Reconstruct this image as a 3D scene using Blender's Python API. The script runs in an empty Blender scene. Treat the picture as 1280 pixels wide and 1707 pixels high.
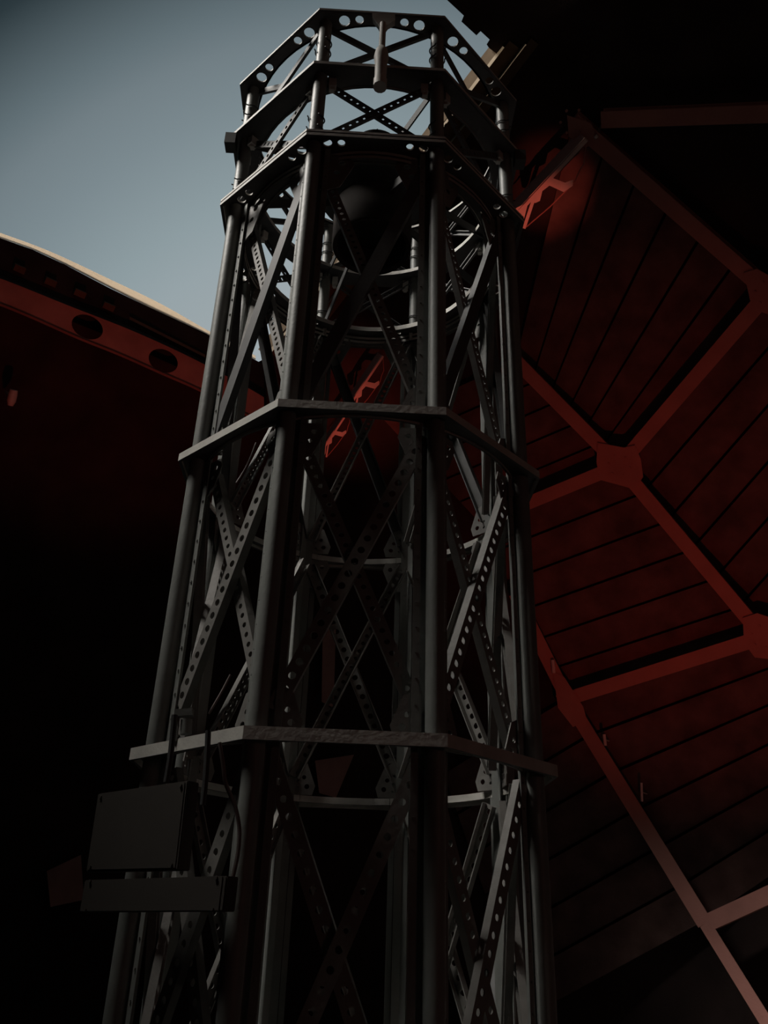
import bpy, bmesh, math, random
from mathutils import Vector, Matrix
from mathutils.geometry import delaunay_2d_cdt
random.seed(7)
sc = bpy.context.scene
col = sc.collection
PI = math.pi
# ------------------------------------------------------------------ frame of reference
S = 1.2                      # circumradius of the octagonal tube, metres
Z0 = 1.6 + 0.610 * S         # height of the tube's local zero above the floor
def U(x, y, z): return Vector((x * S, y * S, z * S + Z0))
ZR = [0.0726, 1.545, 3.335, 3.913, 4.407]     # the five rings, tube units
PHI = 0.0061
F = 1392.7
CAM = U(0.048, -4.0958, -0.6099)
yaw, pitch, roll = 0.02277, 0.46803, 0.03432
cf = Vector((math.cos(pitch) * math.sin(yaw), math.cos(pitch) * math.cos(yaw), math.sin(pitch)))
cr0 = Vector((math.cos(yaw), -math.sin(yaw), 0)); cu0 = cr0.cross(cf)
cr = cr0 * math.cos(roll) + cu0 * math.sin(roll)
cu = cu0 * math.cos(roll) - cr0 * math.sin(roll)
def ray(px, py): return (cf + cr * ((px - 640) / F) - cu * ((py - 853.5) / F)).normalized()
DC = Vector((0, 0, 3.0)); DR = 9.5            # the dome
def dome(px, py, r=DR):                        # where a sight line meets a sphere of radius r about the dome's centre
    d = ray(px, py); o = CAM - DC
    b = o.dot(d); c = o.length_squared - r * r
    return CAM + d * (-b + math.sqrt(b * b - c))
def plane_y(px, py, y):
    d = ray(px, py); return CAM + d * ((y - CAM.y) / d.y)

# ------------------------------------------------------------------ materials
def mat(name, c, rough=.6, metal=0.0, var=.25, scale=6, bump=0.0, spec=.5, bscale=40, trans=0.0):
    m = bpy.data.materials.new(name); m.use_nodes = True
    nt = m.node_tree; b = nt.nodes['Principled BSDF']
    tc = nt.nodes.new('ShaderNodeTexCoord'); nz = nt.nodes.new('ShaderNodeTexNoise')
    nz.inputs['Scale'].default_value = scale; nz.inputs['Detail'].default_value = 6
    nt.links.new(tc.outputs['Object'], nz.inputs['Vector'])
    rp = nt.nodes.new('ShaderNodeValToRGB')
    rp.color_ramp.elements[0].position = .3; rp.color_ramp.elements[1].position = .7
    rp.color_ramp.elements[0].color = (*[v * (1 - var) for v in c], 1)
    rp.color_ramp.elements[1].color = (*[min(1, v * (1 + var)) for v in c], 1)
    nt.links.new(nz.outputs['Fac'], rp.inputs['Fac']); nt.links.new(rp.outputs['Color'], b.inputs['Base Color'])
    b.inputs['Roughness'].default_value = rough; b.inputs['Metallic'].default_value = metal
    b.inputs['Specular IOR Level'].default_value = spec
    if bump:
        n2 = nt.nodes.new('ShaderNodeTexNoise'); n2.inputs['Scale'].default_value = bscale
        bp = nt.nodes.new('ShaderNodeBump'); bp.inputs['Strength'].default_value = bump; bp.inputs['Distance'].default_value = .02
        nt.links.new(tc.outputs['Object'], n2.inputs['Vector']); nt.links.new(n2.outputs['Fac'], bp.inputs['Height'])
        nt.links.new(bp.outputs['Normal'], b.inputs['Normal'])
    return m
M = {}
M['tube'] = mat('grey_green_enamel', (.245, .255, .24), .5, var=.10, scale=9, bump=.08)
M['brace'] = mat('riveted_steel_paint', (.24, .23, .215), .55, var=.14, scale=12, bump=.1)
M['ring'] = mat('ring_paint', (.66, .64, .59), .6, var=.15, scale=7, bump=.1)
M['house'] = mat('brown_grey_paint', (.05, .043, .04), .9, var=.15, scale=5, spec=.1)
M['dark'] = mat('dark_steel', (.06, .06, .06), .6, var=.2)
M['iron_shade'] = mat('dark_grey_iron_and_shade', (.10, .10, .10), .6, var=.15, scale=9)  # the mount arm's own grey, also shade painted on ring webs and some braces
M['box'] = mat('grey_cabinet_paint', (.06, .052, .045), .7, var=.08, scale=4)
M['cable'] = mat('grey_cable', (.20, .16, .15), .6)
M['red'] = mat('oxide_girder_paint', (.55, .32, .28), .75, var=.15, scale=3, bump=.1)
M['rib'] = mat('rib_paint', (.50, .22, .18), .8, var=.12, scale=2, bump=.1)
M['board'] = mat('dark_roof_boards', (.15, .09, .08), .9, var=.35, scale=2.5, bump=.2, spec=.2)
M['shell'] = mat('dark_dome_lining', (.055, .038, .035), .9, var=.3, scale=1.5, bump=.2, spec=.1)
M['floor'] = mat('worn_dark_floor', (.06, .05, .045), .8, var=.3, scale=2)
M['cream'] = mat('cream_slit_paint', (.30, .25, .19), .95, var=.12, scale=3, spec=.02)
M['tan'] = mat('tan_slit_boards', (.10, .075, .052), .95, var=.15, scale=3, spec=.02)
M['brown'] = mat('brown_slit_boards', (.16, .10, .055), .8, var=.25, scale=3)
M['white'] = mat('white_weather_strip', (.86, .80, .72), .5, var=.05, scale=3)
_m = M['white']; _n = _m.node_tree; _t = _n.nodes.new('ShaderNodeBsdfTranslucent'); _x = _n.nodes.new('ShaderNodeMixShader')
_t.inputs['Color'].default_value = (.86, .80, .72, 1); _x.inputs[0].default_value = .75
_n.links.new(_n.nodes['Principled BSDF'].outputs[0], _x.inputs[1]); _n.links.new(_t.outputs[0], _x.inputs[2])
_n.links.new(_x.outputs[0], _n.nodes['Material Output'].inputs['Surface'])
M['pale'] = mat('pale_enamel', (.75, .68, .62), .5, var=.08)
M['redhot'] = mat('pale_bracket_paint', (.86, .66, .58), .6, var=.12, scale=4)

# ------------------------------------------------------------------ building helpers
def link(name, bm, m, parent=None, smooth=False):
    bmesh.ops.recalc_face_normals(bm, faces=bm.faces)
    me = bpy.data.meshes.new(name); bm.to_mesh(me); bm.free()
    if smooth:
        for p in me.polygons: p.use_smooth = True
        me.set_sharp_from_angle(angle=math.radians(40))
    me.materials.append(m)
    o = bpy.data.objects.new(name, me); col.objects.link(o)
    if parent: o.parent = parent; o.matrix_parent_inverse = parent.matrix_world.inverted()
    return o
def again(src, parent, mw=None):
    o = src.copy(); col.objects.link(o); o.parent = parent
    if mw is not None: o.matrix_local = mw
    return o
def thing(name, label, cat, loc=(0, 0, 0), group=None):
    o = bpy.data.objects.new(name, None); col.objects.link(o); o.location = loc
    o.empty_display_size = .2
    o.matrix_world = Matrix.Translation(Vector(loc))
    return tag(o, label, cat, group)
def tag(o, label, cat, group=None):
    o['label'] = label; o['category'] = cat
    if group: o['group'] = group
    return o
def struct(o): o['kind'] = 'structure'; return o
def beam(bm, a, b, w, h, up=Vector((0, 0, 1))):           # box bar, w across, h along 'up'
    d = (b - a).normalized(); side = d.cross(up)
    if side.length < 1e-4: side = d.cross(Vector((1, 0, 0)))
    side.normalize(); n = side.cross(d).normalized()
    vs = []
    for p in (a, b):
        for s, t in ((-1, -1), (1, -1), (1, 1), (-1, 1)):
            vs.append(bm.verts.new(p + side * (s * w / 2) + n * (t * h / 2)))
    for f in ((3, 2, 1, 0), (4, 5, 6, 7), (0, 1, 5, 4), (1, 2, 6, 5), (2, 3, 7, 6), (3, 0, 4, 7)):
        bm.faces.new([vs[i] for i in f])
def tube(bm, pts, r, n=12, cap=True):
    pts = [Vector(p) for p in pts]; rings = []; prev = None
    rr = r if isinstance(r, (list, tuple)) else [r] * len(pts)
    for i, p in enumerate(pts):
        d = (pts[min(i + 1, len(pts) - 1)] - pts[max(i - 1, 0)]).normalized()
        if prev is None:
            a = d.orthogonal().normalized()
        else:
            a = (prev - d * prev.dot(d)).normalized()
        prev = a; b = d.cross(a)
        rings.append([bm.verts.new(p + (a * math.cos(2 * PI * k / n) + b * math.sin(2 * PI * k / n)) * rr[i]) for k in range(n)])
    for i in range(len(rings) - 1):
        for k in range(n):
            bm.faces.new((rings[i][k], rings[i][(k + 1) % n], rings[i + 1][(k + 1) % n], rings[i + 1][k]))
    if cap: bm.faces.new(rings[0][::-1]); bm.faces.new(rings[-1])
def lathe(bm, prof, c, n=40):                              # prof [(r, z)] about a vertical axis through c
    rings = [[bm.verts.new((c.x + r * math.cos(2 * PI * k / n), c.y + r * math.sin(2 * PI * k / n), z)) for k in range(n)] for r, z in prof]
    for i in range(len(rings) - 1):
        for k in range(n):
            bm.faces.new((rings[i][k], rings[i][(k + 1) % n], rings[i + 1][(k + 1) % n], rings[i + 1][k]))
    return rings
def inpoly(p, poly):
    x, y = p; c = False; j = len(poly) - 1
    for i in range(len(poly)):
        xi, yi = poly[i]; xj, yj = poly[j]
        if (yi > y) != (yj > y) and x < (xj - xi) * (y - yi) / (yj - yi) + xi: c = not c
        j = i
    return c
def circ(x, y, rx, ry=None, n=16, rot=0):
    ry = ry or rx; o = []
    for k in range(n):
        a = 2 * PI * k / n; u, v = rx * math.cos(a), ry * math.sin(a)
        o.append((x + u * math.cos(rot) - v * math.sin(rot), y + u * math.sin(rot) + v * math.cos(rot)))
    return o
def plate(bm, outer, holes, front, back, inner=()):        # flat polygon with holes, mapped to a front and a back sheet
    vs = [Vector(p) for p in outer]; ed = [(i, (i + 1) % len(outer)) for i in range(len(outer))]
    for h in holes:
        b = len(vs); vs += [Vector(p) for p in h]; ed += [(b + i, b + (i + 1) % len(h)) for i in range(len(h))]
    vs += [Vector(p) for p in inner]
    ov, oe, of, *_ = delaunay_2d_cdt(vs, ed, [], 0, 1e-7)
    A = [bm.verts.new(front(p.x, p.y)) for p in ov]; B = [bm.verts.new(back(p.x, p.y)) for p in ov]
    cnt = {}
    for f in of:
        c = sum((ov[i] for i in f), Vector((0, 0))) / len(f)
        if not inpoly(c, outer) or any(inpoly(c, h) for h in holes): continue
        bm.faces.new([A[i] for i in f]); bm.faces.new([B[i] for i in reversed(f)])
        for i in range(len(f)):
            a, b = f[i], f[(i + 1) % len(f)]; k = (min(a, b), max(a, b)); cnt[k] = cnt.get(k, 0) + 1
    for (a, b), n in cnt.items():
        if n == 1: bm.faces.new((A[a], A[b], B[b], B[a]))
    for v in A + B:
        if not v.link_faces: bm.verts.remove(v)

# ------------------------------------------------------------------ telescope tube
tele = thing('telescope_tube', 'tall octagonal open truss telescope tube of grey painted steel posts, rings and perforated braces', 'telescope', U(0, 0, -1.55))
RP = 0.90; PR = .040; ZB = -1.5
def va(v): return -PI / 2 - PI / 8 + v * PI / 4 + PHI
def oct(v, R): return (R * math.cos(va(v)), R * math.sin(va(v)))
# posts
def post_bm():
    bm = bmesh.new(); tube(bm, [U(0, 0, ZB) - U(0, 0, 0), U(0, 0, ZR[4] - .01) - U(0, 0, 0)], PR * S, 20); return bm
post0 = None
posts = []
for v in range(8):
    x, y = oct(v, RP); loc = U(x, y, 0)
    if post0 is None: post0 = link('post', post_bm(), M['tube'], None, True); o = post0
    else: o = post0.copy(); col.objects.link(o)
    o.parent = tele; o.matrix_parent_inverse = tele.matrix_world.inverted(); o.location = loc
    posts.append(o)
# flange strips beside the posts, riveted, one towards each neighbouring face
strip0 = None
for v in range(8):
    for s in (-1, 1):
        a = va(v); p = Vector((*oct(v, RP), 0)); q = Vector((*oct(v + s, RP), 0))
        d = (q - p).normalized(); nrm = Vector((math.cos(a + s * PI / 8), math.sin(a + s * PI / 8), 0))
        bm = bmesh.new()
        c = p + d * .078 - nrm * .016; c2 = p + d * .030 - nrm * .044
        beam(bm, U(c.x, c.y, ZB + .03), U(c.x, c.y, ZR[2] - .02), .030 * S, .007 * S, nrm)
        beam(bm, U(c2.x, c2.y, ZB + .03), U(c2.x, c2.y, ZR[2] - .02), .062 * S, .006 * S, nrm)
        for k in range(44):
            z = ZB + .1 + k * .107; g = U(c.x, c.y, z) + nrm * (.0065 * S)
            beam(bm, g - nrm * .004, g + nrm * .004, .010, .010)
        link('riveted_strip', bm, M['tube'], tele)
# rings
RIN = [.851, .851, .735, .79, .84]
def ring(i, hol, band, rin, double=False, thick=.012, lip=.035):
    bm = bmesh.new(); z = ZR[i]; zt = z - band
    outer = [oct(v, .985) for v in range(8)]
    n = 64; inn = [(rin * math.cos(2 * PI * k / n + .01), rin * math.sin(2 * PI * k / n + .01)) for k in range(n)]
    zp = z - .010
    plate(bm, outer, [inn] + hol, lambda x, y: U(x, y, zp), lambda x, y: U(x, y, zp - thick))
    def wall(R, za, zb, t, cl=None):
        pts = [oct(v, R) for v in range(8)]; pin = [oct(v, R - t) for v in range(8)]
        L = [[bm.verts.new(U(x, y, zz)) for x, y in pp] for pp, zz in ((pts, za), (pts, zb), (pin, zb), (pin, za))]
        for k in range(8):
            for q in range(4):
                bm.faces.new((L[q][k], L[q][(k + 1) % 8], L[(q + 1) % 4][(k + 1) % 8], L[(q + 1) % 4][k]))
    if double:
        wall(1.0, z, z - .016, .02); wall(.992, z - .016, z - .026, .02); wall(1.0, z - .026, z - band, .02)
    else: wall(1.0, z, z - band, .018)
    # inner circular lip
    prof = [(rin + .012, z), (rin, z), (rin, z - lip), (rin + .012, z - lip), (rin + .012, z)]
    lathe(bm, [(r * S, zz * S + Z0) for r, zz in prof], Vector((0, 0, 0)), 64)
    if double:
        prof = [(.83, z - .035), (.81, z - .035), (.81, z - .055), (.83, z - .055), (.83, z - .035)]
        lathe(bm, [(r * S, zz * S + Z0) for r, zz in prof], Vector((0, 0, 0)), 64)
        prof = [(.83, z - .07), (.81, z - .07), (.81, z - .09), (.83, z - .09), (.83, z - .07)]
        lathe(bm, [(r * S, zz * S + Z0) for r, zz in prof], Vector((0, 0, 0)), 64)
        for k in range(8):
            x, y = oct(k, .82); beam(bm, U(x, y, z - .015), U(x, y, z - .09), .03, .03)
    o = link('ring', bm, M['ring'], tele, False)
    o.data.materials.append(M['iron_shade'])                       # shade of the undersides painted onto the flat web plates, flanges keep the ring paint
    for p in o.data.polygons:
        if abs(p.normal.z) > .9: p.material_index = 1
    return o
def facepts(spec):                                          # holes given along a face: (t from -1..1 along the face, depth from the outer edge, radius)
    hs = []
    for v in range(8):
        a = Vector(oct(v, 1)); b = Vector(oct(v + 1, 1)); m = (a + b) / 2; d = (b - a) / 2; n = -m.normalized()
        for t, dep, r in spec:
            p = m + d * t + n * dep; hs.append(circ(p.x, p.y, r, n=14))
    return hs
ring(0, [], .050, RIN[0])
ring(1, [], .042, RIN[1])
ring(2, facepts([(-.86, .105, .017), (-.70, .070, .026), (-.50, .065, .022), (.50, .065, .022), (.70, .07, .026), (.86, .105, .017), (-.60, .165, .012), (.60, .165, .012), (-.45, .15, .018), (.45, .15, .018)]), .046, RIN[2], True)
ring(3, facepts([(-.80, .085, .010), (.80, .085, .010)]), .022, RIN[3], False, .012, .03)
ring(4, facepts([(-.60, .060, .034), (-.36, .047, .026), (.36, .047, .026), (.60, .060, .034)]), .016, RIN[4], False, .01, .02)
# braces
APO = RP * math.cos(PI / 8) - .052; HALF = RP * math.sin(PI / 8)
def brace_mesh(L, w, nh, hr, dep, slot=False, solid=False):  # local: x along, y across, z outward
    bm = bmesh.new()
    holes = []
    if not solid:
        for k in range(nh):
            x = L * (k + .5) / nh
            if slot: holes.append([(x - hr, -hr * 1.3), (x + hr * .9, -hr * 1.3), (x + hr * 1.2, hr * 1.3), (x - hr * .7, hr * 1.3)])
            else: holes.append(circ(x, 0, hr, n=12))
    t = .006 * S
    plate(bm, [(0, -w / 2), (L, -w / 2), (L, w / 2), (0, w / 2)], holes, lambda x, y: Vector((x, y, 0)), lambda x, y: Vector((x, y, -t)))
    for s in (-1, 1):
        beam(bm, Vector((0, s * (w / 2 - t / 2), -dep / 2 - t)), Vector((L, s * (w / 2 - t / 2), -dep / 2 - t)), t, dep)
    return bm
def brace(face, z1, z2, rising, cache, key, w, nh, hr, dep, off, ins=.055, **kw):
    a = -PI / 2 + face * PI / 4 + PHI
    n = Vector((math.cos(a), math.sin(a), 0)); d = Vector((-math.sin(a), math.cos(a), 0))
    h = (HALF - ins) * (1 if rising else -1)
    P = n * (APO + off) - d * h; Q = n * (APO + off) + d * h
    P = U(P.x, P.y, z1); Q = U(Q.x, Q.y, z2)
    X = (Q - P); L = X.length; X.normalize(); Y = n.cross(X)
    if key not in cache:
        cache[key] = link('brace', brace_mesh(L, w * S, nh, hr * S, dep * S, **kw), M['iron_shade'] if key in 'cef' else M['brace']); o = cache[key]  # shade painted into the colour of the solid rising and the top-section braces
    else:
        o = cache[key].copy(); col.objects.link(o)
    mw = Matrix((X, Y, n)).transposed().to_4x4(); mw.translation = P
    o.parent = tele; o.matrix_parent_inverse = tele.matrix_world.inverted(); o.matrix_world = mw
    return o
C = {}
for f in range(8):
    brace(f, ZB + .12, ZR[0] - .08, True, C, 'a', .068, 22, .014, .03, .030)
    brace(f, ZB + .12, ZR[0] - .08, False, C, 'a', .058, 22, .014, .03, -.012)
    brace(f, ZR[0] + .09, ZR[1] - .09, True, C, 'b', .068, 23, .0165, .035, .030)
    brace(f, ZR[0] + .09, ZR[1] - .09, False, C, 'b2', .062, 27, .0125, .035, -.014)
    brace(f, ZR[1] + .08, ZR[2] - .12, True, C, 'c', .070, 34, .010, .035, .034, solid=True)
    brace(f, ZR[1] + .08, ZR[2] - .12, False, C, 'd', .056, 40, .0115, .03, -.012)
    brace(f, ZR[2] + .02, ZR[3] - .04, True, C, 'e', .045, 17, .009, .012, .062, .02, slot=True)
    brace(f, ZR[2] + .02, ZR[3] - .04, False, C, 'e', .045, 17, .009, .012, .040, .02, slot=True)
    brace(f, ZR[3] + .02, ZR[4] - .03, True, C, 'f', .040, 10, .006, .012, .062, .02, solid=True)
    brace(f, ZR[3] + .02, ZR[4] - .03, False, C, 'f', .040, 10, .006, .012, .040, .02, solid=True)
# gusset plates where braces meet posts
def gusset_bm():
    bm = bmesh.new(); k = S
    outer = [(0, 0), (.11 * k, 0), (.125 * k, .05 * k), (.075 * k, .17 * k), (.03 * k, .19 * k), (0, .19 * k)]
    holes = [circ(.078 * k, .045 * k, .014 * k, n=12), circ(.028 * k, .035 * k, .008 * k, n=8), circ(.025 * k, .075 * k, .008 * k, n=8), circ(.02 * k, .12 * k, .008 * k, n=8), circ(.06 * k, .095 * k, .012 * k, n=12)]
    plate(bm, outer, holes, lambda x, y: Vector((x, y, 0)), lambda x, y: Vector((x, y, -.006 * k)))
    return bm
g0 = None
for v in range(8):
    for s in (-1, 1):
        for zz, up in ((ZR[0] + .0, 1), (ZR[1] - .045, -1), (ZR[1] + .0, 1), (ZR[2] - .05, -2)):
            a = va(v) + s * PI / 8
            n = Vector((math.cos(a), math.sin(a), 0)); p = Vector((*oct(v, RP), 0)); q = Vector((*oct(v + s, RP), 0)); d = (q - p).normalized()
            P = p + d * .05 - n * .028
            if g0 is None: g0 = link('gusset_plate', gusset_bm(), M['brace']); o = g0
            else: o = g0.copy(); col.objects.link(o)
            k_ = 1.45 if up == -2 else 1; mw = Matrix((d * k_, Vector((0, 0, (1 if up > 0 else -1) * k_)), n)).transposed().to_4x4(); mw.translation = U(P.x, P.y, zz)
            o.parent = tele; o.matrix_parent_inverse = tele.matrix_world.inverted(); o.matrix_world = mw
# wire clips round the upper posts, clamp blocks below the fourth ring
for v in range(8):
    x, y = oct(v, RP)
    for z in (ZR[2] + .10, ZR[2] + .19, ZR[3] + .20, ZR[3] + .29):
        if z > ZR[4] - .05: continue
        bm = bmesh.new(); pts = []
        for k in range(21):
            a = va(v) + PI * .2 + 2 * PI * .8 * k / 20; rr = .046 + (.012 if k in (0, 20) else 0)
            pts.append(U(x + rr * math.cos(a), y + rr * math.sin(a), z + .014 * math.sin(a)))
        tube(bm, pts, .005, 6); link('wire_clip', bm, M['dark'], tele, True)
    for s in (-1, 1):
        p = Vector((*oct(v, RP), 0)); q = Vector((*oct(v + s, RP), 0)); d = (q - p).normalized(); c = p + d * .075
        bm = bmesh.new(); beam(bm, U(c.x, c.y, ZR[3] - .05), U(c.x, c.y, ZR[3] - .115), .06, .05, Vector((*d.xy, 0))); beam(bm, U(c.x, c.y, ZR[3] - .115), U(c.x, c.y, ZR[3] - .135), .035, .03)
        link('clamp_block', bm, M['ring'], tele)
# outer clamp boxes on the two side posts
for v, dz in ((7, -.05), (2, -.05)):
    x, y = oct(v, .995); bm = bmesh.new()
    beam(bm, U(x, y, ZR[3] - .03), U(x, y, ZR[3] - .12), .10, .08); link('clamp_box', bm, M['dark'], tele)
# secondary mirror housing hanging on the axis
bm = bmesh.new()
ax = U(0, 0, 0); zc = lambda z: z * S + Z0
prof = [(.0, 3.60), (.21, 3.60), (.225, 3.40), (.252, 3.385), (.260, 3.40), (.260, 3.70), (.250, 3.735), (.19, 3.79), (.12, 3.82), (.085, 3.84), (.08, 4.13), (.105, 4.14), (.105, 4.17), (.06, 4.19), (.06, 4.27)]
lathe(bm, [(max(r, .001) * S, zc(z)) for r, z in prof], ax, 48)
hous = link('secondary_mirror_housing', bm, M['house'], tele, True)
bm = bmesh.new()
lathe(bm, [(.05 * S, zc(4.26)), (.17 * S, zc(4.28)), (.175 * S, zc(4.30)), (.13 * S, zc(4.34)), (.06 * S, zc(4.372)), (.001, zc(4.375))], ax, 40)
link('housing_cap', bm, M['house'], hous, True)
bm = bmesh.new(); tube(bm, [U(0, 0, 4.37), U(0, 0, 4.52)], .006, 6); link('cap_rod', bm, M['dark'], hous)
bm = bmesh.new(); lathe(bm, [(.10 * S, zc(3.90)), (.38 * S, zc(3.90)), (.38 * S, zc(3.87)), (.10 * S, zc(3.87)), (.10 * S, zc(3.90))], ax, 40)
link('mounting_plate', bm, M['dark'], hous)
for k in range(4):
    a = PI / 4 * 2 * k + PHI + PI / 8
    for z, r0 in ((4.10, .09), (3.70, .26)):
        bm = bmesh.new(); x0, y0 = r0 * math.cos(a), r0 * math.sin(a); x1, y1 = .88 * math.cos(a), .88 * math.sin(a)
        beam(bm, U(x0, y0, z - .03), U(x1, y1, ZR[3] - .03 if z > 4 else ZR[2] + .02), .012, .075); link('support_vane', bm, M['dark'], tele)
# hoist screw with yoke in the middle of the front face
fm = Vector((math.cos(-PI / 2 + PHI), math.sin(-PI / 2 + PHI), 0)) * .925
def H(dx, z): return U(fm.x + dx, fm.y - .0, z)
hx = .008
bm = bmesh.new()
plate(bm, [(-.07, 0), (.07, 0), (.072, -.06), (.03, -.10), (.02, -.125), (.016, -.125), (-.016, -.125), (-.02, -.125), (-.03, -.10), (-.06, -.05)], [],
      lambda x, y: H(x + hx, ZR[4] - .02 + y), lambda x, y: H(x + hx, ZR[4] - .02 + y) + Vector((0, .04, 0)))
yoke = link('hoist_yoke', bm, M['ring'], tele)
bm = bmesh.new(); tube(bm, [H(hx, ZR[4] - .12), H(hx, ZR[3] + .10)], .020 * S, 12)
tube(bm, [H(hx, ZR[3] + .15), H(hx, ZR[3] + .12), H(hx, ZR[3] + .06), H(hx, ZR[3] - .0), H(hx, ZR[3] - .14)], [.02 * S, .036 * S, .045 * S, .036 * S, .034 * S], 16)
tube(bm, [H(hx, ZR[3] - .14), H(hx, ZR[3] - .20)], .040 * S, 12)
link('hoist_screw', bm, M['ring'], tele, True)
# lower mirror cell, closed octagonal drum
bm = bmesh.new()
pa = [oct(v, 1.0) for v in range(8)]
L = [[bm.verts.new(U(x * k, y * k, z)) for x, y in pa] for k, z in ((1, ZB + .06), (1, ZB - .24), (.8, ZB - .33))]
for q in range(2):
    for k in range(8): bm.faces.new((L[q][k], L[q][(k + 1) % 8], L[q + 1][(k + 1) % 8], L[q + 1][k]))
bm.faces.new(L[0]); bm.faces.new(L[2][::-1]); link('mirror_cell', bm, M['tube'], tele)

# pier under the telescope
bm = bmesh.new()
lathe(bm, [(.001, .0), (1.15, .0), (1.15, .1), (.95, .14), (.90, zc(ZB - .33)), (.001, zc(ZB - .33))], Vector((0, 0, 0)), 32)
pier = link('concrete_pier', bm, M['floor']); tag(pier, 'round dark pier carrying the foot of the telescope tube', 'pier')

# mount arm seen right of the tube below the lowest visible ring
arm = thing('mount_arm', 'dim grey cast arm of the mount, right of the tube below its lowest ring', 'telescope mount', (1.25, 2.2, 0))
def onp(px, py, y=2.2): return plane_y(px, py, y)
bm = bmesh.new()
pts = [onp(865, 1322), onp(858, 1370), onp(852, 1440), onp(848, 1560), onp(845, 1720), Vector((onp(845, 1720).x, 2.2, .0))]
tube(bm, pts, [.17, .155, .13, .125, .14, .2], 20); link('column', bm, M['iron_shade'], arm, True)
bm = bmesh.new(); tube(bm, [onp(828, 1372), onp(846, 1366), onp(866, 1368)], [.10, .13, .14], 20); link('bearing_cap', bm, M['iron_shade'], arm, True)
bm = bmesh.new(); beam(bm, onp(846, 1330), onp(888, 1322), .16, .16); link('top_block', bm, M['iron_shade'], arm)

# ------------------------------------------------------------------ control cabinets, cables, straps
def cab(name, label, q, y, dep, z_lab):
    N_ = Vector((-.62, -.785, 0)); g0_ = plane_y(313, 1301, y)
    P = [CAM + ray(a, b) * ((g0_ - CAM).dot(N_) / ray(a, b).dot(N_)) for a, b in q]
    c = sum(P, Vector()) / 4
    t = thing(name, label, 'control box', c, 'control boxes')
    bm = bmesh.new(); D = -N_ * dep; vs = [bm.verts.new(p) for p in P] + [bm.verts.new(p + D) for p in P]
    for f in ((0, 1, 2, 3), (7, 6, 5, 4), (0, 4, 5, 1), (1, 5, 6, 2), (2, 6, 7, 3), (3, 7, 4, 0)): bm.faces.new([vs[i] for i in f])
    bmesh.ops.bevel(bm, geom=bm.edges[:], offset=.004, segments=2, affect='EDGES')
    link('body', bm, M['box'], t)
    inn = [c + (p - c) * .955 + N_ * .004 for p in P]
    bm = bmesh.new(); vs = [bm.verts.new(p) for p in inn] + [bm.verts.new(p - N_ * .006) for p in inn]
    for f in ((0, 1, 2, 3), (7, 6, 5, 4), (0, 4, 5, 1), (1, 5, 6, 2), (2, 6, 7, 3), (3, 7, 4, 0)): bm.faces.new([vs[i] for i in f])
    cov = link('cover', bm, M['box'], t)
    for p in inn:
        bm = bmesh.new(); g = c + (p - c) * .93 + N_ * .004; tube(bm, [g + N_ * .004, g - N_ * .006], .008, 8)
        link('screw', bm, M['box'], cov)
    # arms that carry the cabinet on the telescope
    bm = bmesh.new()
    for e in (.25, .75):
        p = P[0].lerp(P[1], e) - Vector((0, 0, .05)) + D; beam(bm, p - Vector((0, .02, 0)), p + Vector((0, .22, 0)), .03, .03)
    link('mounting_arm', bm, M['dark'], t)
    return t
cab('control_box', 'square grey sheet-metal box hanging at the lower left of the telescope, upper of two', [(163, 1323), (313, 1301), (296, 1450), (143, 1453)], -1.02, .07, 0)
cab('control_box', 'long low grey sheet-metal box just beneath the square box at the lower left', [(141, 1467), (378, 1460), (371, 1519), (132, 1520)], -1.02, .07, 0)
def wire(name, label, cat, pp, r, y, m='cable', n=8):
    bm = bmesh.new(); P = [plane_y(a, b, y if not callable(y) else y(i)) for i, (a, b) in enumerate(pp)]
    Q = []
    for i in range(len(P) - 1):                               # Catmull-Rom
        p0, p1, p2, p3 = P[max(i - 1, 0)], P[i], P[i + 1], P[min(i + 2, len(P) - 1)]
        for k in range(6):
            t = k / 6; Q.append(.5 * ((2 * p1) + (p2 - p0) * t + (2 * p0 - 5 * p1 + 4 * p2 - p3) * t * t + (3 * p1 - p0 - 3 * p2 + p3) * t ** 3))
    Q.append(P[-1]); tube(bm, Q, r, n); o = link(name, bm, M[m], None, True); return tag(o, label, cat)
wire('cable', 'thin grey cable sagging from the lowest ring behind the boxes to the long low box', 'cable', [(366, 1238), (372, 1275), (376, 1305), (392, 1345), (399, 1385), (396, 1425), (388, 1462)], .009, -1.1)
wire('strap', 'dark hanging strap over the lowest ring just above the square grey box', 'strap', [(291, 1192), (288, 1225), (284, 1262), (277, 1304)], .014, -1.06, 'dark')
wire('strap', 'dark hanging strap over the lowest ring, nearer the front left post than the other strap', 'strap', [(347, 1218), (345, 1262), (342, 1305), (338, 1342)], .013, -1.12, 'dark')
wire('cable', 'pale thin cord running slantwise inside the left face of the tube', 'cable', [(384, 1125), (370, 1152), (348, 1190)], .007, -.2)
wire('cable', 'pale thin cord slanting behind the upper left of the middle tube section', 'cable', [(427, 738), (412, 775), (394, 805)], .006, -.2)
# small lamp bracket on the left post above the lowest ring
lb = thing('clamp_lamp', 'small grey clamp fitting on the left face of the tube just above the lowest ring', 'fitting', plane_y(310, 1212, -.75))
bm = bmesh.new(); beam(bm, plane_y(292, 1190, -.75), plane_y(322, 1188, -.75), .05, .035); link('bracket', bm, M['tube'], lb)
bm = bmesh.new(); tube(bm, [plane_y(311, 1200, -.75), plane_y(310, 1224, -.75)], .028, 14); link('head', bm, M['tube'], lb, True)
bm = bmesh.new(); beam(bm, plane_y(296, 1196, -.75), plane_y(292, 1236, -.75), .018, .018); link('stem', bm, M['tube'], lb)

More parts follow.
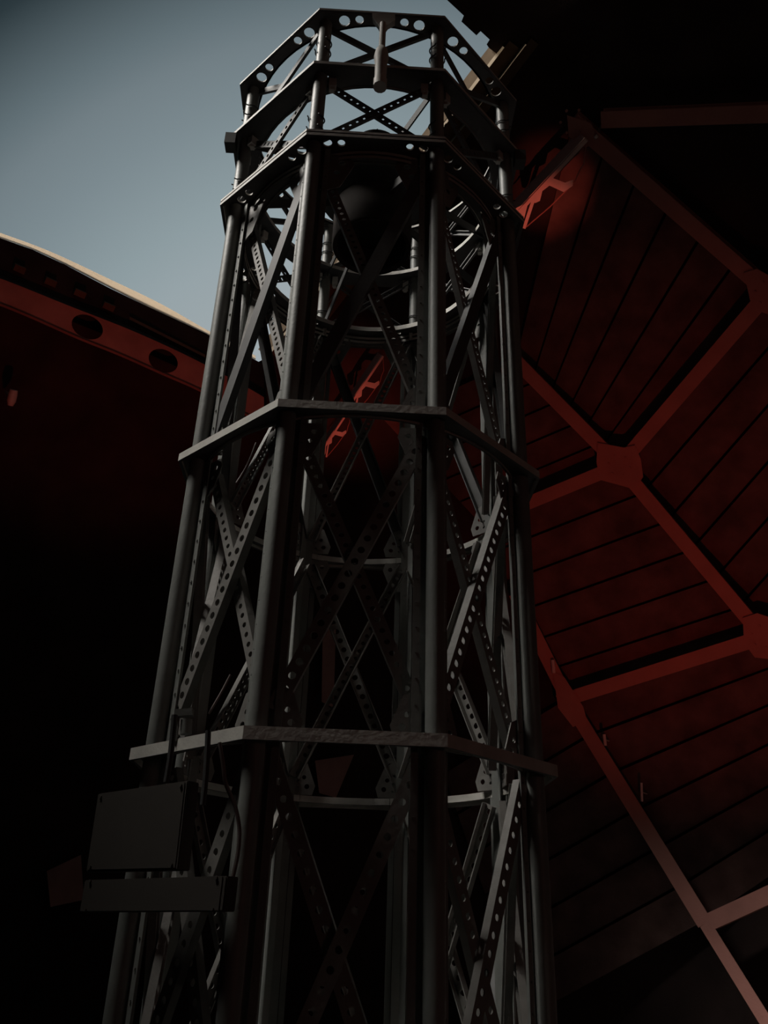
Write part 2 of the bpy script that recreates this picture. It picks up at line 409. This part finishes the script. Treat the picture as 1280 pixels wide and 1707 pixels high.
# ------------------------------------------------------------------ room: floor, round wall, dome with its slit
bm = bmesh.new(); bmesh.ops.create_circle(bm, cap_ends=True, segments=96, radius=DR + .3)
struct(link('floor', bm, M['floor']))
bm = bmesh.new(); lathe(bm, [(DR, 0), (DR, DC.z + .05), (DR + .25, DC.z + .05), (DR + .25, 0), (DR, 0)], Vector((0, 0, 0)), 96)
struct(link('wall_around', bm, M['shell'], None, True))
bm = bmesh.new(); N = 96; R2 = DR + .25; rows = 40
rings_i = [(DR * math.cos(PI / 2 * k / rows), DC.z + DR * math.sin(PI / 2 * k / rows)) for k in range(rows)]
rings_o = [(R2 * math.cos(PI / 2 * k / rows), DC.z + R2 * math.sin(PI / 2 * k / rows)) for k in range(rows)]
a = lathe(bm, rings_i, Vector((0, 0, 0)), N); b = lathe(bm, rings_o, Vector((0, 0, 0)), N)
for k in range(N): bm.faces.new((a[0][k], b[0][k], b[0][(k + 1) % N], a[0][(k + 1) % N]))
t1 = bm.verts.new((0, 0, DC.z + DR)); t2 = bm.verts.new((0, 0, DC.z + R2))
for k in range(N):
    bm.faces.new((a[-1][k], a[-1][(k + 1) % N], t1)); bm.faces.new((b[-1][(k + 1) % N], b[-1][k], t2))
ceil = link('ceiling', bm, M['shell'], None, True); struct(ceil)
LIP = [(431, 583), (453, 543), (561, 405), (717, 198), (773, 128), (815, 80)]
OPEN = [(431, 603), (449, 594), (471, 554), (579, 416), (735, 209), (791, 139), (831, 92), (815, 80), (811, 74), (816, 66), (801, 52), (794, 59), (769, 36), (773, 26), (745, 0), (640, -100), (300, -380), (-100, -680), (-800, -760), (-700, -640), (-400, -440), (-230, -210), (-270, 60), (-450, 210), (-250, 311), (-100, 361), (0, 397), (54, 416), (108, 441), (180, 479), (252, 514), (343, 556), (375, 574), (420, 597)]  # out of view, the outline is shaped to steer light onto the tube
bm = bmesh.new()
ia = [bm.verts.new(CAM + ray(x, y) * (2.2 if y < -300 else 5.5)) for x, y in OPEN]
ob = [bm.verts.new(CAM + ray(x, y) * 40) for x, y in OPEN]
n = len(OPEN)
for k in range(n): bm.faces.new((ia[k], ia[(k + 1) % n], ob[(k + 1) % n], ob[k]))
bm.faces.new(ia); bm.faces.new(ob[::-1]); bmesh.ops.triangulate(bm, faces=[f for f in bm.faces if len(f.verts) > 4])
cut = link('cutter', bm, M['shell'])
md = ceil.modifiers.new('b', 'BOOLEAN'); md.operation = 'DIFFERENCE'; md.solver = 'EXACT'; md.object = cut
dg = bpy.context.evaluated_depsgraph_get(); me = bpy.data.meshes.new_from_object(ceil.evaluated_get(dg))
ceil.modifiers.clear(); ceil.data = me
bpy.data.objects.remove(cut)

# boarding, ribs and node plates of the dome on the right
ND = {'M1': (860, 602), 'N1': (1032, 776), 'N3': (1272, 1062), 'Q': (1480, 1330), 'N6': (955, 202), 'N2': (1280, 488), 'P': (1570, 730),
      'N0': (800, 872), 'N4': (945, 1165), 'N5': (1175, 1540), 'Z': (640, 700), 'K': (1420, 185), 'V': (1480, 1400), 'X5': (1330, 1790), 'W': (740, 1290), 'T': (880, 1700)}
def bil(q, s, t):
    a, b, c, d = [ND[k] for k in q]
    return tuple((a[i] * (1 - s) + b[i] * s) * (1 - t) + (d[i] * (1 - s) + c[i] * s) * t for i in (0, 1))
def boards(q, nb):                                           # boards run along a->b, stacked from a to d
    bm = bmesh.new(); ns = 10
    for k in range(nb):
        t0, t1 = k / nb, (k + .93) / nb
        grid = []
        for t, r in ((t0, DR - .06), (t0, DR - .16), (t1, DR - .09), (t1, DR - .04)):
            grid.append([bm.verts.new(dome(*bil(q, s / ns, t), r)) for s in range(ns + 1)])
        for i in range(3):
            for s in range(ns): bm.faces.new((grid[i][s], grid[i][s + 1], grid[i + 1][s + 1], grid[i + 1][s]))
    link('boarding', bm, M['board'], ceil)
boards(('N0', 'N1', 'N3', 'N4'), 6)
boards(('N1', 'N2', 'P', 'N3'), 6)
boards(('M1', 'N6', 'N2', 'N1'), 6)
boards(('Z', 'M1', 'N1', 'N0'), 5)
boards(('N4', 'N3', 'Q', 'N5'), 6)
boards(('W', 'N4', 'N5', 'T'), 6)
def rib(a, b, w=.22, h=.20, cut=(0, 1)):
    A, B = ND[a], ND[b]; bm = bmesh.new(); pr = None; n = 8; rows = []
    for k in range(n + 1):
        e = cut[0] + (cut[1] - cut[0]) * k / n
        x, y = A[0] + (B[0] - A[0]) * e, A[1] + (B[1] - A[1]) * e
        p = dome(x, y, DR - .50); rad = (DC - p).normalized()
        d = (dome(B[0], B[1], DR - .5) - dome(A[0], A[1], DR - .5)).normalized(); sd = d.cross(rad).normalized()
        # I-section: inner flange, web, outer flange against the boards
        pr = [(-w / 2, .0), (-w / 2, -.03), (-.02, -.03), (-.02, -h), (-w / 3, -h), (-w / 3, -h - .03), (w / 3, -h - .03), (w / 3, -h), (.02, -h), (.02, -.03), (w / 2, -.03), (w / 2, 0)]
        rows.append([bm.verts.new(p + sd * u + rad * v) for u, v in pr])
    for k in range(n):
        for i in range(len(pr)): bm.faces.new((rows[k][i], rows[k][(i + 1) % len(pr)], rows[k + 1][(i + 1) % len(pr)], rows[k + 1][i]))
    bm.faces.new(rows[0][::-1]); bm.faces.new(rows[-1])
    link('rib', bm, M['rib'], ceil)
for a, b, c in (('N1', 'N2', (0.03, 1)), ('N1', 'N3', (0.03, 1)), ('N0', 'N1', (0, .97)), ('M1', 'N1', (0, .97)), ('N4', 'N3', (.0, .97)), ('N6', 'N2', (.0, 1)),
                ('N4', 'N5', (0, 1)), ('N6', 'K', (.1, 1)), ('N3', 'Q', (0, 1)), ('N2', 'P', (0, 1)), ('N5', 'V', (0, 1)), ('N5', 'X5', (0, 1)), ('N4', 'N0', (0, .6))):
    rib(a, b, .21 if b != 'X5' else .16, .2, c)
def node(k, pts):
    bm = bmesh.new()
    plate(bm, pts, [], lambda x, y: dome(x, y, DR - .53), lambda x, y: dome(x, y, DR - .48))
    c = dome(*ND[k], DR - .53); rad = (DC - c).normalized(); s = rad.orthogonal().normalized(); t = rad.cross(s)
    for i in range(6):
        g = c + (s * math.cos(i * PI / 3) + t * math.sin(i * PI / 3)) * .16; tube(bm, [g, g + rad * .02], .018, 8)
    link('node_plate', bm, M['rib'], ceil)
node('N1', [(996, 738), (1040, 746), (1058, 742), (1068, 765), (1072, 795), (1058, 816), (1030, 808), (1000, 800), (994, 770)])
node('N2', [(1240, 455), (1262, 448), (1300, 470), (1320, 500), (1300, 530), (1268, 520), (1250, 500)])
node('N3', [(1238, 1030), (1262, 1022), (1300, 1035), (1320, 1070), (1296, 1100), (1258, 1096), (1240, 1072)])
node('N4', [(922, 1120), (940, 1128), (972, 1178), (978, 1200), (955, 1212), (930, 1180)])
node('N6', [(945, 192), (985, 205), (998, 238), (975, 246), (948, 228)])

# ------------------------------------------------------------------ left slit girder with its soffit and weather strip
def smooth_curve(pts, n):
    xs = [p[0] for p in pts]
    def f(x):
        for i in range(len(pts) - 1):
            if x <= pts[i + 1][0] or i == len(pts) - 2:
                p0, p1, p2, p3 = pts[max(i - 1, 0)], pts[i], pts[i + 1], pts[min(i + 2, len(pts) - 1)]
                t = (x - p1[0]) / (p2[0] - p1[0]); m1 = (p2[1] - p0[1]) / (p2[0] - p0[0]) * (p2[0] - p1[0]); m2 = (p3[1] - p1[1]) / (p3[0] - p1[0]) * (p2[0] - p1[0])
                return (2 * t**3 - 3 * t**2 + 1) * p1[1] + (t**3 - 2 * t**2 + t) * m1 + (-2 * t**3 + 3 * t**2) * p2[1] + (t**3 - t**2) * m2
    return f
top = smooth_curve([(-500, 300), (-200, 394), (0, 463), (54, 484), (108, 506), (215, 548), (287, 580), (336, 604), (400, 638), (445, 664)], 0)
bot = smooth_curve([(-500, 345), (-200, 437), (0, 507), (54, 529), (126, 561), (198, 590), (270, 622), (327, 647), (400, 685), (445, 710)], 0)
wt = smooth_curve([(-500, 238), (-200, 320), (-100, 353), (0, 388), (83, 419), (180, 464), (269, 507), (343, 549), (375, 566), (424, 592)], 0)
wb = smooth_curve([(-500, 245), (-200, 328), (-100, 361), (0, 397), (54, 416), (108, 441), (180, 478), (252, 514), (343, 557), (375, 574), (428, 601)], 0)
girder = thing('arch_girder', 'curved red-lit arch girder with large round holes along the left side of the dome slit', 'girder', dome(145, 545, DR - .45))
bm = bmesh.new()
xs = [-460 + 12 * k for k in range(76)]
outer = [(x, 0) for x in xs] + [(x, 1) for x in reversed(xs)]
hl = []
for cx, cy, rx, ry in ((-115, 0, 29, 20), (17, 0, 28, 20), (145.5, 545, 27.5, 19), (272, 601.5, 25.5, 18.5), (390, 0, 20, 14)):
    if not cy: cy = (top(cx) + bot(cx)) / 2 + 1
    if cx in (17, -115, 390): continue
    hh = []
    for px, py in circ(cx, cy, rx, ry, 26, math.radians(26)): hh.append((px, (py - top(px)) / (bot(px) - top(px))))
    hl.append(hh)
hl = [[(x, min(max(v, .04), .96)) for x, v in h] for h in hl]
fr = lambda r: (lambda x, v: dome(x, top(x) + (bot(x) - top(x)) * v, r))
plate(bm, outer, hl, fr(DR - .45), fr(DR - .40), [(x, .5) for x in xs[1:-1]] if False else [])
link('web', bm, M['red'], girder)
def strip_on(xs, fa, ra, fb, rb, th=.02):                    # ribbon from curve fa at radius ra to curve fb at radius rb
    bm = bmesh.new(); G = []
    for x in xs:
        G.append([bm.verts.new(dome(x, fa(x), ra)), bm.verts.new(dome(x, fb(x), rb)), bm.verts.new(dome(x, fb(x), rb + th)), bm.verts.new(dome(x, fa(x), ra + th))])
    for k in range(len(G) - 1):
        for i in range(4): bm.faces.new((G[k][i], G[k][(i + 1) % 4], G[k + 1][(i + 1) % 4], G[k + 1][i]))
    bm.faces.new(G[0]); bm.faces.new(G[-1][::-1]); return bm
link('lower_flange', strip_on(xs, lambda x: bot(x) - 1, DR - .50, lambda x: bot(x) + 3, DR - .42), M['red'], girder)
link('upper_flange', strip_on(xs, lambda x: top(x) - 4, DR - .38, lambda x: top(x) + 1, DR - .50, .03), M['shell'], girder)
link('soffit', strip_on(xs, lambda x: wb(x) + 1, DR - .05, lambda x: top(x) - 2, DR - .34, .03), M['shell'], girder)
for cx, cy in ((32, 448), (84, 470), (133, 489), (181, 511)):
    bm = bmesh.new(); g = dome(cx - 9, cy - 4, DR - .28); h = dome(cx + 9, cy + 4, DR - .28)
    beam(bm, g, h, .09, .07, (DC - g).normalized()); link('rail_block', bm, M['brown'], girder)
xs2 = [216 + 6 * k for k in range(22)]
link('rail', strip_on(xs2, lambda x: 529 + (x - 219) * .505, DR - .30, lambda x: 534 + (x - 219) * .505, DR - .33, .03), M['brown'], girder)
xw = [-460 + 10 * k for k in range(89)] + [426]
ws = link('weather_strip', strip_on(xw, wt, DR + .36, wb, DR + .16, .02), M['white'])
tag(ws, 'bright white curved edge strip of the dome slit against the sky at the left', 'edge strip')

# ------------------------------------------------------------------ right slit frame: lip, rails and boards
ld = Vector((815 - 431, 80 - 583)).normalized(); ln = Vector((-ld.y, ld.x))
def RS(s, o): return (431 + ld.x * s + ln.x * o, 583 + ld.y * s + ln.y * o)
LEN = 633
def band(name, label, cat, o0, r0, o1, r1, m, s0=0, s1=LEN, th=.03, parent=None):
    bm = bmesh.new(); G = []; n = 40
    for k in range(n + 1):
        s = s0 + (s1 - s0) * k / n
        G.append([bm.verts.new(dome(*RS(s, o0), r0)), bm.verts.new(dome(*RS(s, o1), r1)), bm.verts.new(dome(*RS(s, o1), r1 + th)), bm.verts.new(dome(*RS(s, o0), r0 + th))])
    for k in range(n):
        for i in range(4): bm.faces.new((G[k][i], G[k][(i + 1) % 4], G[k + 1][(i + 1) % 4], G[k + 1][i]))
    bm.faces.new(G[0]); bm.faces.new(G[-1][::-1])
    return link(name, bm, m, parent)
fr_ = thing('slit_frame', 'cream and brown frame boards of the dome slit running diagonally behind the tube top', 'window frame', dome(*RS(300, 10)))
band('lip_board', '', '', -1, DR + .45, 15, DR + .02, M['tan'], parent=fr_)
band('bright_edge', '', '', 15, DR + .02, 20, DR - .10, M['cream'], 4, LEN + 16, parent=fr_)
band('inner_board', '', '', 20, DR - .07, 42, DR - .05, M['brown'], 8, LEN + 30, parent=fr_)
band('inner_edge', '', '', 42, DR - .02, 46, DR - .20, M['cream'], 10, LEN + 42, parent=fr_)
band('back_board', '', '', 46, DR - .06, 62, DR - .05, M['brown'], 10, LEN + 55, parent=fr_)
rl = band('rail', '', '', 128, DR - .20, 133, DR - .36, M['cream'], 300, 470, parent=fr_)

# ------------------------------------------------------------------ red-lit brackets below the slit frame
def bracket(o, e, label, full=True):
    o = Vector(o); e = Vector(e) ; L = e.length; u = e.normalized(); w = Vector((-u.y, u.x))
    def B(a, b, r=DR - .75): return dome(*(o + u * (a * L) + w * (b * L)), r)
    t = thing('shutter_bracket', label, 'bracket', B(.5, 0), 'red-lit shutter brackets under the slit frame')
    k = L / 163
    bm = bmesh.new()
    G = []
    sec = [(0, -.075, DR - .45), (0, .0, DR - .80)]
    for a in (0, 1): G.append([bm.verts.new(x) for x in (B(a, -.085, DR - .42), B(a, .015, DR - .8), B(a, .015, DR - .76), B(a, -.085, DR - .38))])
    for i in range(4): bm.faces.new((G[0][i], G[0][(i + 1) % 4], G[1][(i + 1) % 4], G[1][i]))
    bm.faces.new(G[0]); bm.faces.new(G[1][::-1]); link('top_chord', bm, M['rib'], t)
    bm = bmesh.new(); beam(bm, B(.02, .025), B(1, .025), .05 * k + .015, .04, (DC - B(.5, 0)).normalized()); link('edge_angle', bm, M['redhot'], t)
    bm = bmesh.new()
    plate(bm, [(.17, .0), (.46, .0), (.48, .05), (.53, .17), (.61, .21), (.56, .25), (.45, .225), (.40, .075), (.31, .06), (.22, .11), (.17, .09)], [], lambda x, y: B(x, y, DR - .79), lambda x, y: B(x, y, DR - .74))
    link('web_plate', bm, M['redhot'], t)
    bm = bmesh.new()
    plate(bm, [(-.01, -.02), (-.10, .096), (-.087, .13), (-.03, .12), (.137, .03)], [], lambda x, y: B(x, y, DR - .79), lambda x, y: B(x, y, DR - .74))
    link('end_plate', bm, M['redhot'], t)
    bm = bmesh.new(); beam(bm, B(.26, .02), B(-.09, .18), .045 * k, .05, (DC - B(.5, 0)).normalized()); link('strut', bm, M['redhot'], t)
    bm = bmesh.new(); tube(bm, [B(-.09, .187), B(.25, .225), B(.605, .237), B(.70, .20)], .006 * k + .003, 8); link('tie_rod', bm, M['rib'], t, True)
    bm = bmesh.new(); tube(bm, [B(.70, .20), B(.80, .18), B(.97, .05)], .006 * k + .003, 8); link('stay_rod', bm, M['rib'], t, True)
    return t
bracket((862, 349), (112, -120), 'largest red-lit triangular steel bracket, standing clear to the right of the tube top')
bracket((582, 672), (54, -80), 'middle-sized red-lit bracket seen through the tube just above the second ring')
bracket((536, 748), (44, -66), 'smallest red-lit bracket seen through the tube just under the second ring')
# ledge plates catching the red lamp low behind
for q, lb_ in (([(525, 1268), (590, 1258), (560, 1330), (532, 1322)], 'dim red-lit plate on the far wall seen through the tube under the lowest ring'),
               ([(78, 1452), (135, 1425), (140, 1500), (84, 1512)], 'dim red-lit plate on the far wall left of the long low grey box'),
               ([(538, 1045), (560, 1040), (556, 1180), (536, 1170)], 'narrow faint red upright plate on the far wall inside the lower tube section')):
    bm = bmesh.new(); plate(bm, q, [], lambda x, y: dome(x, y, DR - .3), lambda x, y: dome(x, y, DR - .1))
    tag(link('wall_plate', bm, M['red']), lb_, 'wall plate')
# little pale fittings on the wall
for a, b, r, lb_, nm, ct in (((23, 650), (17, 676), .055, 'small pale round fitting on the dark wall at the left edge', 'wall_fitting', 'fitting'),
                      ((921, 1100), (923, 1122), .03, 'short pale pipe stub on the boarding above the low right rib', 'pipe_stub', 'pipe'),
                      ((1007, 1224), (1009, 1243), .024, 'short pale pipe stub under the middle rib, lower centre right', 'pipe_stub', 'pipe'),
                      ((1069, 1305), (1070, 1336), .018, 'thin grey pipe stub beside the lowest slanting rib', 'pipe_stub', 'pipe'),
                      ((992, 226), (995, 230), .028, 'tiny pale knob right of the largest red bracket', 'pale_knob', 'knob')):
    A_, B_ = dome(*a, DR - .55), dome(*b, DR - .55); bm = bmesh.new()
    rr = [r, r * 1.15, r * 1.15, r * .7] if r > .05 else [r, r, r, r]
    tube(bm, [A_, A_.lerp(B_, .3), A_.lerp(B_, .7), B_], rr, 12); rad = (A_ - DC).normalized()
    tube(bm, [A_.lerp(B_, .5), A_.lerp(B_, .5) + rad * .4], r * .5, 8)
    tag(link(nm, bm, M['pale'], None, True), lb_, ct)

# ------------------------------------------------------------------ light
w = bpy.data.worlds.new('World'); sc.world = w; w.use_nodes = True; nt = w.node_tree
bg = nt.nodes['Background']; tc = nt.nodes.new('ShaderNodeTexCoord'); dp = nt.nodes.new('ShaderNodeVectorMath'); dp.operation = 'DOT_PRODUCT'
g = ray(650, 950)              # the sky is brightest towards the low end of the slit
dp.inputs[1].default_value = g
nt.links.new(tc.outputs['Generated'], dp.inputs[0])
ac = nt.nodes.new('ShaderNodeMath'); ac.operation = 'ARCCOSINE'; nt.links.new(dp.outputs['Value'], ac.inputs[0])
mr = nt.nodes.new('ShaderNodeMapRange'); mr.inputs['From Max'].default_value = PI / 2; nt.links.new(ac.outputs[0], mr.inputs['Value'])
rp = nt.nodes.new('ShaderNodeValToRGB'); nt.links.new(mr.outputs[0], rp.inputs['Fac'])
def lin(c): return tuple(((v / 255 + .055) / 1.055) ** 2.4 if v > 10 else v / 255 / 12.92 for v in c) + (1,)
stops = [(0.0, (158, 168, 172)), (19 / 90, (157, 167, 171)), (23.2 / 90, (150, 163, 168)), (26 / 90, (141, 156, 161)), (31 / 90, (123, 137, 143)), (34 / 90, (113, 126, 132)), (36 / 90, (97, 111, 117)), (40.6 / 90, (42, 54, 59)), (1.0, (42, 54, 59))]
e = rp.color_ramp.elements
e[0].position, e[0].color = stops[0][0], lin(stops[0][1]); e[1].position, e[1].color = 1.0, lin(stops[-1][1])
for p, c in stops[1:-1]: k = e.new(p); k.color = lin(c)
nt.links.new(rp.outputs['Color'], bg.inputs['Color']); bg.inputs['Strength'].default_value = 1.0
def aim(o, d): o.rotation_euler = d.to_track_quat('-Z', 'Y').to_euler()
sun = bpy.data.lights.new('dusk_sun', 'SUN'); sun.energy = 3.6; sun.color = (1, .84, .66); sun.angle = math.radians(8)
so = bpy.data.objects.new('dusk_sun', sun); col.objects.link(so)
az, el = math.radians(-50), math.radians(4)
aim(so, -Vector((math.sin(az) * math.cos(el), math.cos(az) * math.cos(el), math.sin(el)))); so.location = (-20, 18, 12)
def spot(name, loc, tgt, en, size, blend=.6, r=.06, c=(1, .09, .05)):
    l = bpy.data.lights.new(name, 'SPOT'); l.energy = en; l.color = c; l.spot_size = math.radians(size); l.spot_blend = blend; l.shadow_soft_size = r
    o = bpy.data.objects.new(name, l); col.objects.link(o); o.location = loc; aim(o, Vector(tgt) - Vector(loc)); return o
fill = bpy.data.lights.new('red_fill_light', 'POINT'); fill.energy = 14; fill.color = (1, .42, .36); fill.shadow_soft_size = .12  # fill light added behind the camera to lift the darkest areas
fo = bpy.data.objects.new('red_fill_light', fill); col.objects.link(fo); fo.location = (4.5, -7.0, 2.6)
sk = bpy.data.lights.new('dusk_sky_light', 'SUN'); sk.energy = 4.4; sk.color = (1, .95, .88); sk.angle = math.radians(22)
ko = bpy.data.objects.new('dusk_sky_light', sk); col.objects.link(ko)
az, el = math.radians(-96), math.radians(56)
aim(ko, -Vector((math.sin(az) * math.cos(el), math.cos(az) * math.cos(el), math.sin(el)))); ko.location = (-20, 2, 22)
spot('red_floor_lamp', (2.6, 1.6, .35), dome(1110, 880), 220, 62, 1)
spot('red_floor_lamp', (-1.2, 2.4, .35), dome(240, 575), 230, 44, 1, .06, (1, .13, .09))
spot('red_floor_lamp', (.6, 3.0, .35), dome(912, 305), 1300, 8, 1, .06, (1, .17, .11))
spot('red_floor_lamp', (.3, 2.6, .35), dome(585, 670), 700, 16, 1, .06, (1, .15, .10))

# ------------------------------------------------------------------ camera
cam = bpy.data.cameras.new('Camera'); co = bpy.data.objects.new('Camera', cam); col.objects.link(co)
cam.sensor_fit = 'HORIZONTAL'; cam.sensor_width = 36; cam.lens = F / 1280 * 36; cam.clip_start = .05; cam.clip_end = 200
mw = Matrix((cr, cu, -cf)).transposed().to_4x4(); mw.translation = CAM; co.matrix_world = mw
sc.camera = co
sc.view_settings.view_transform = 'Standard'; sc.view_settings.look = 'None'; sc.view_settings.exposure = 0; sc.view_settings.gamma = 1
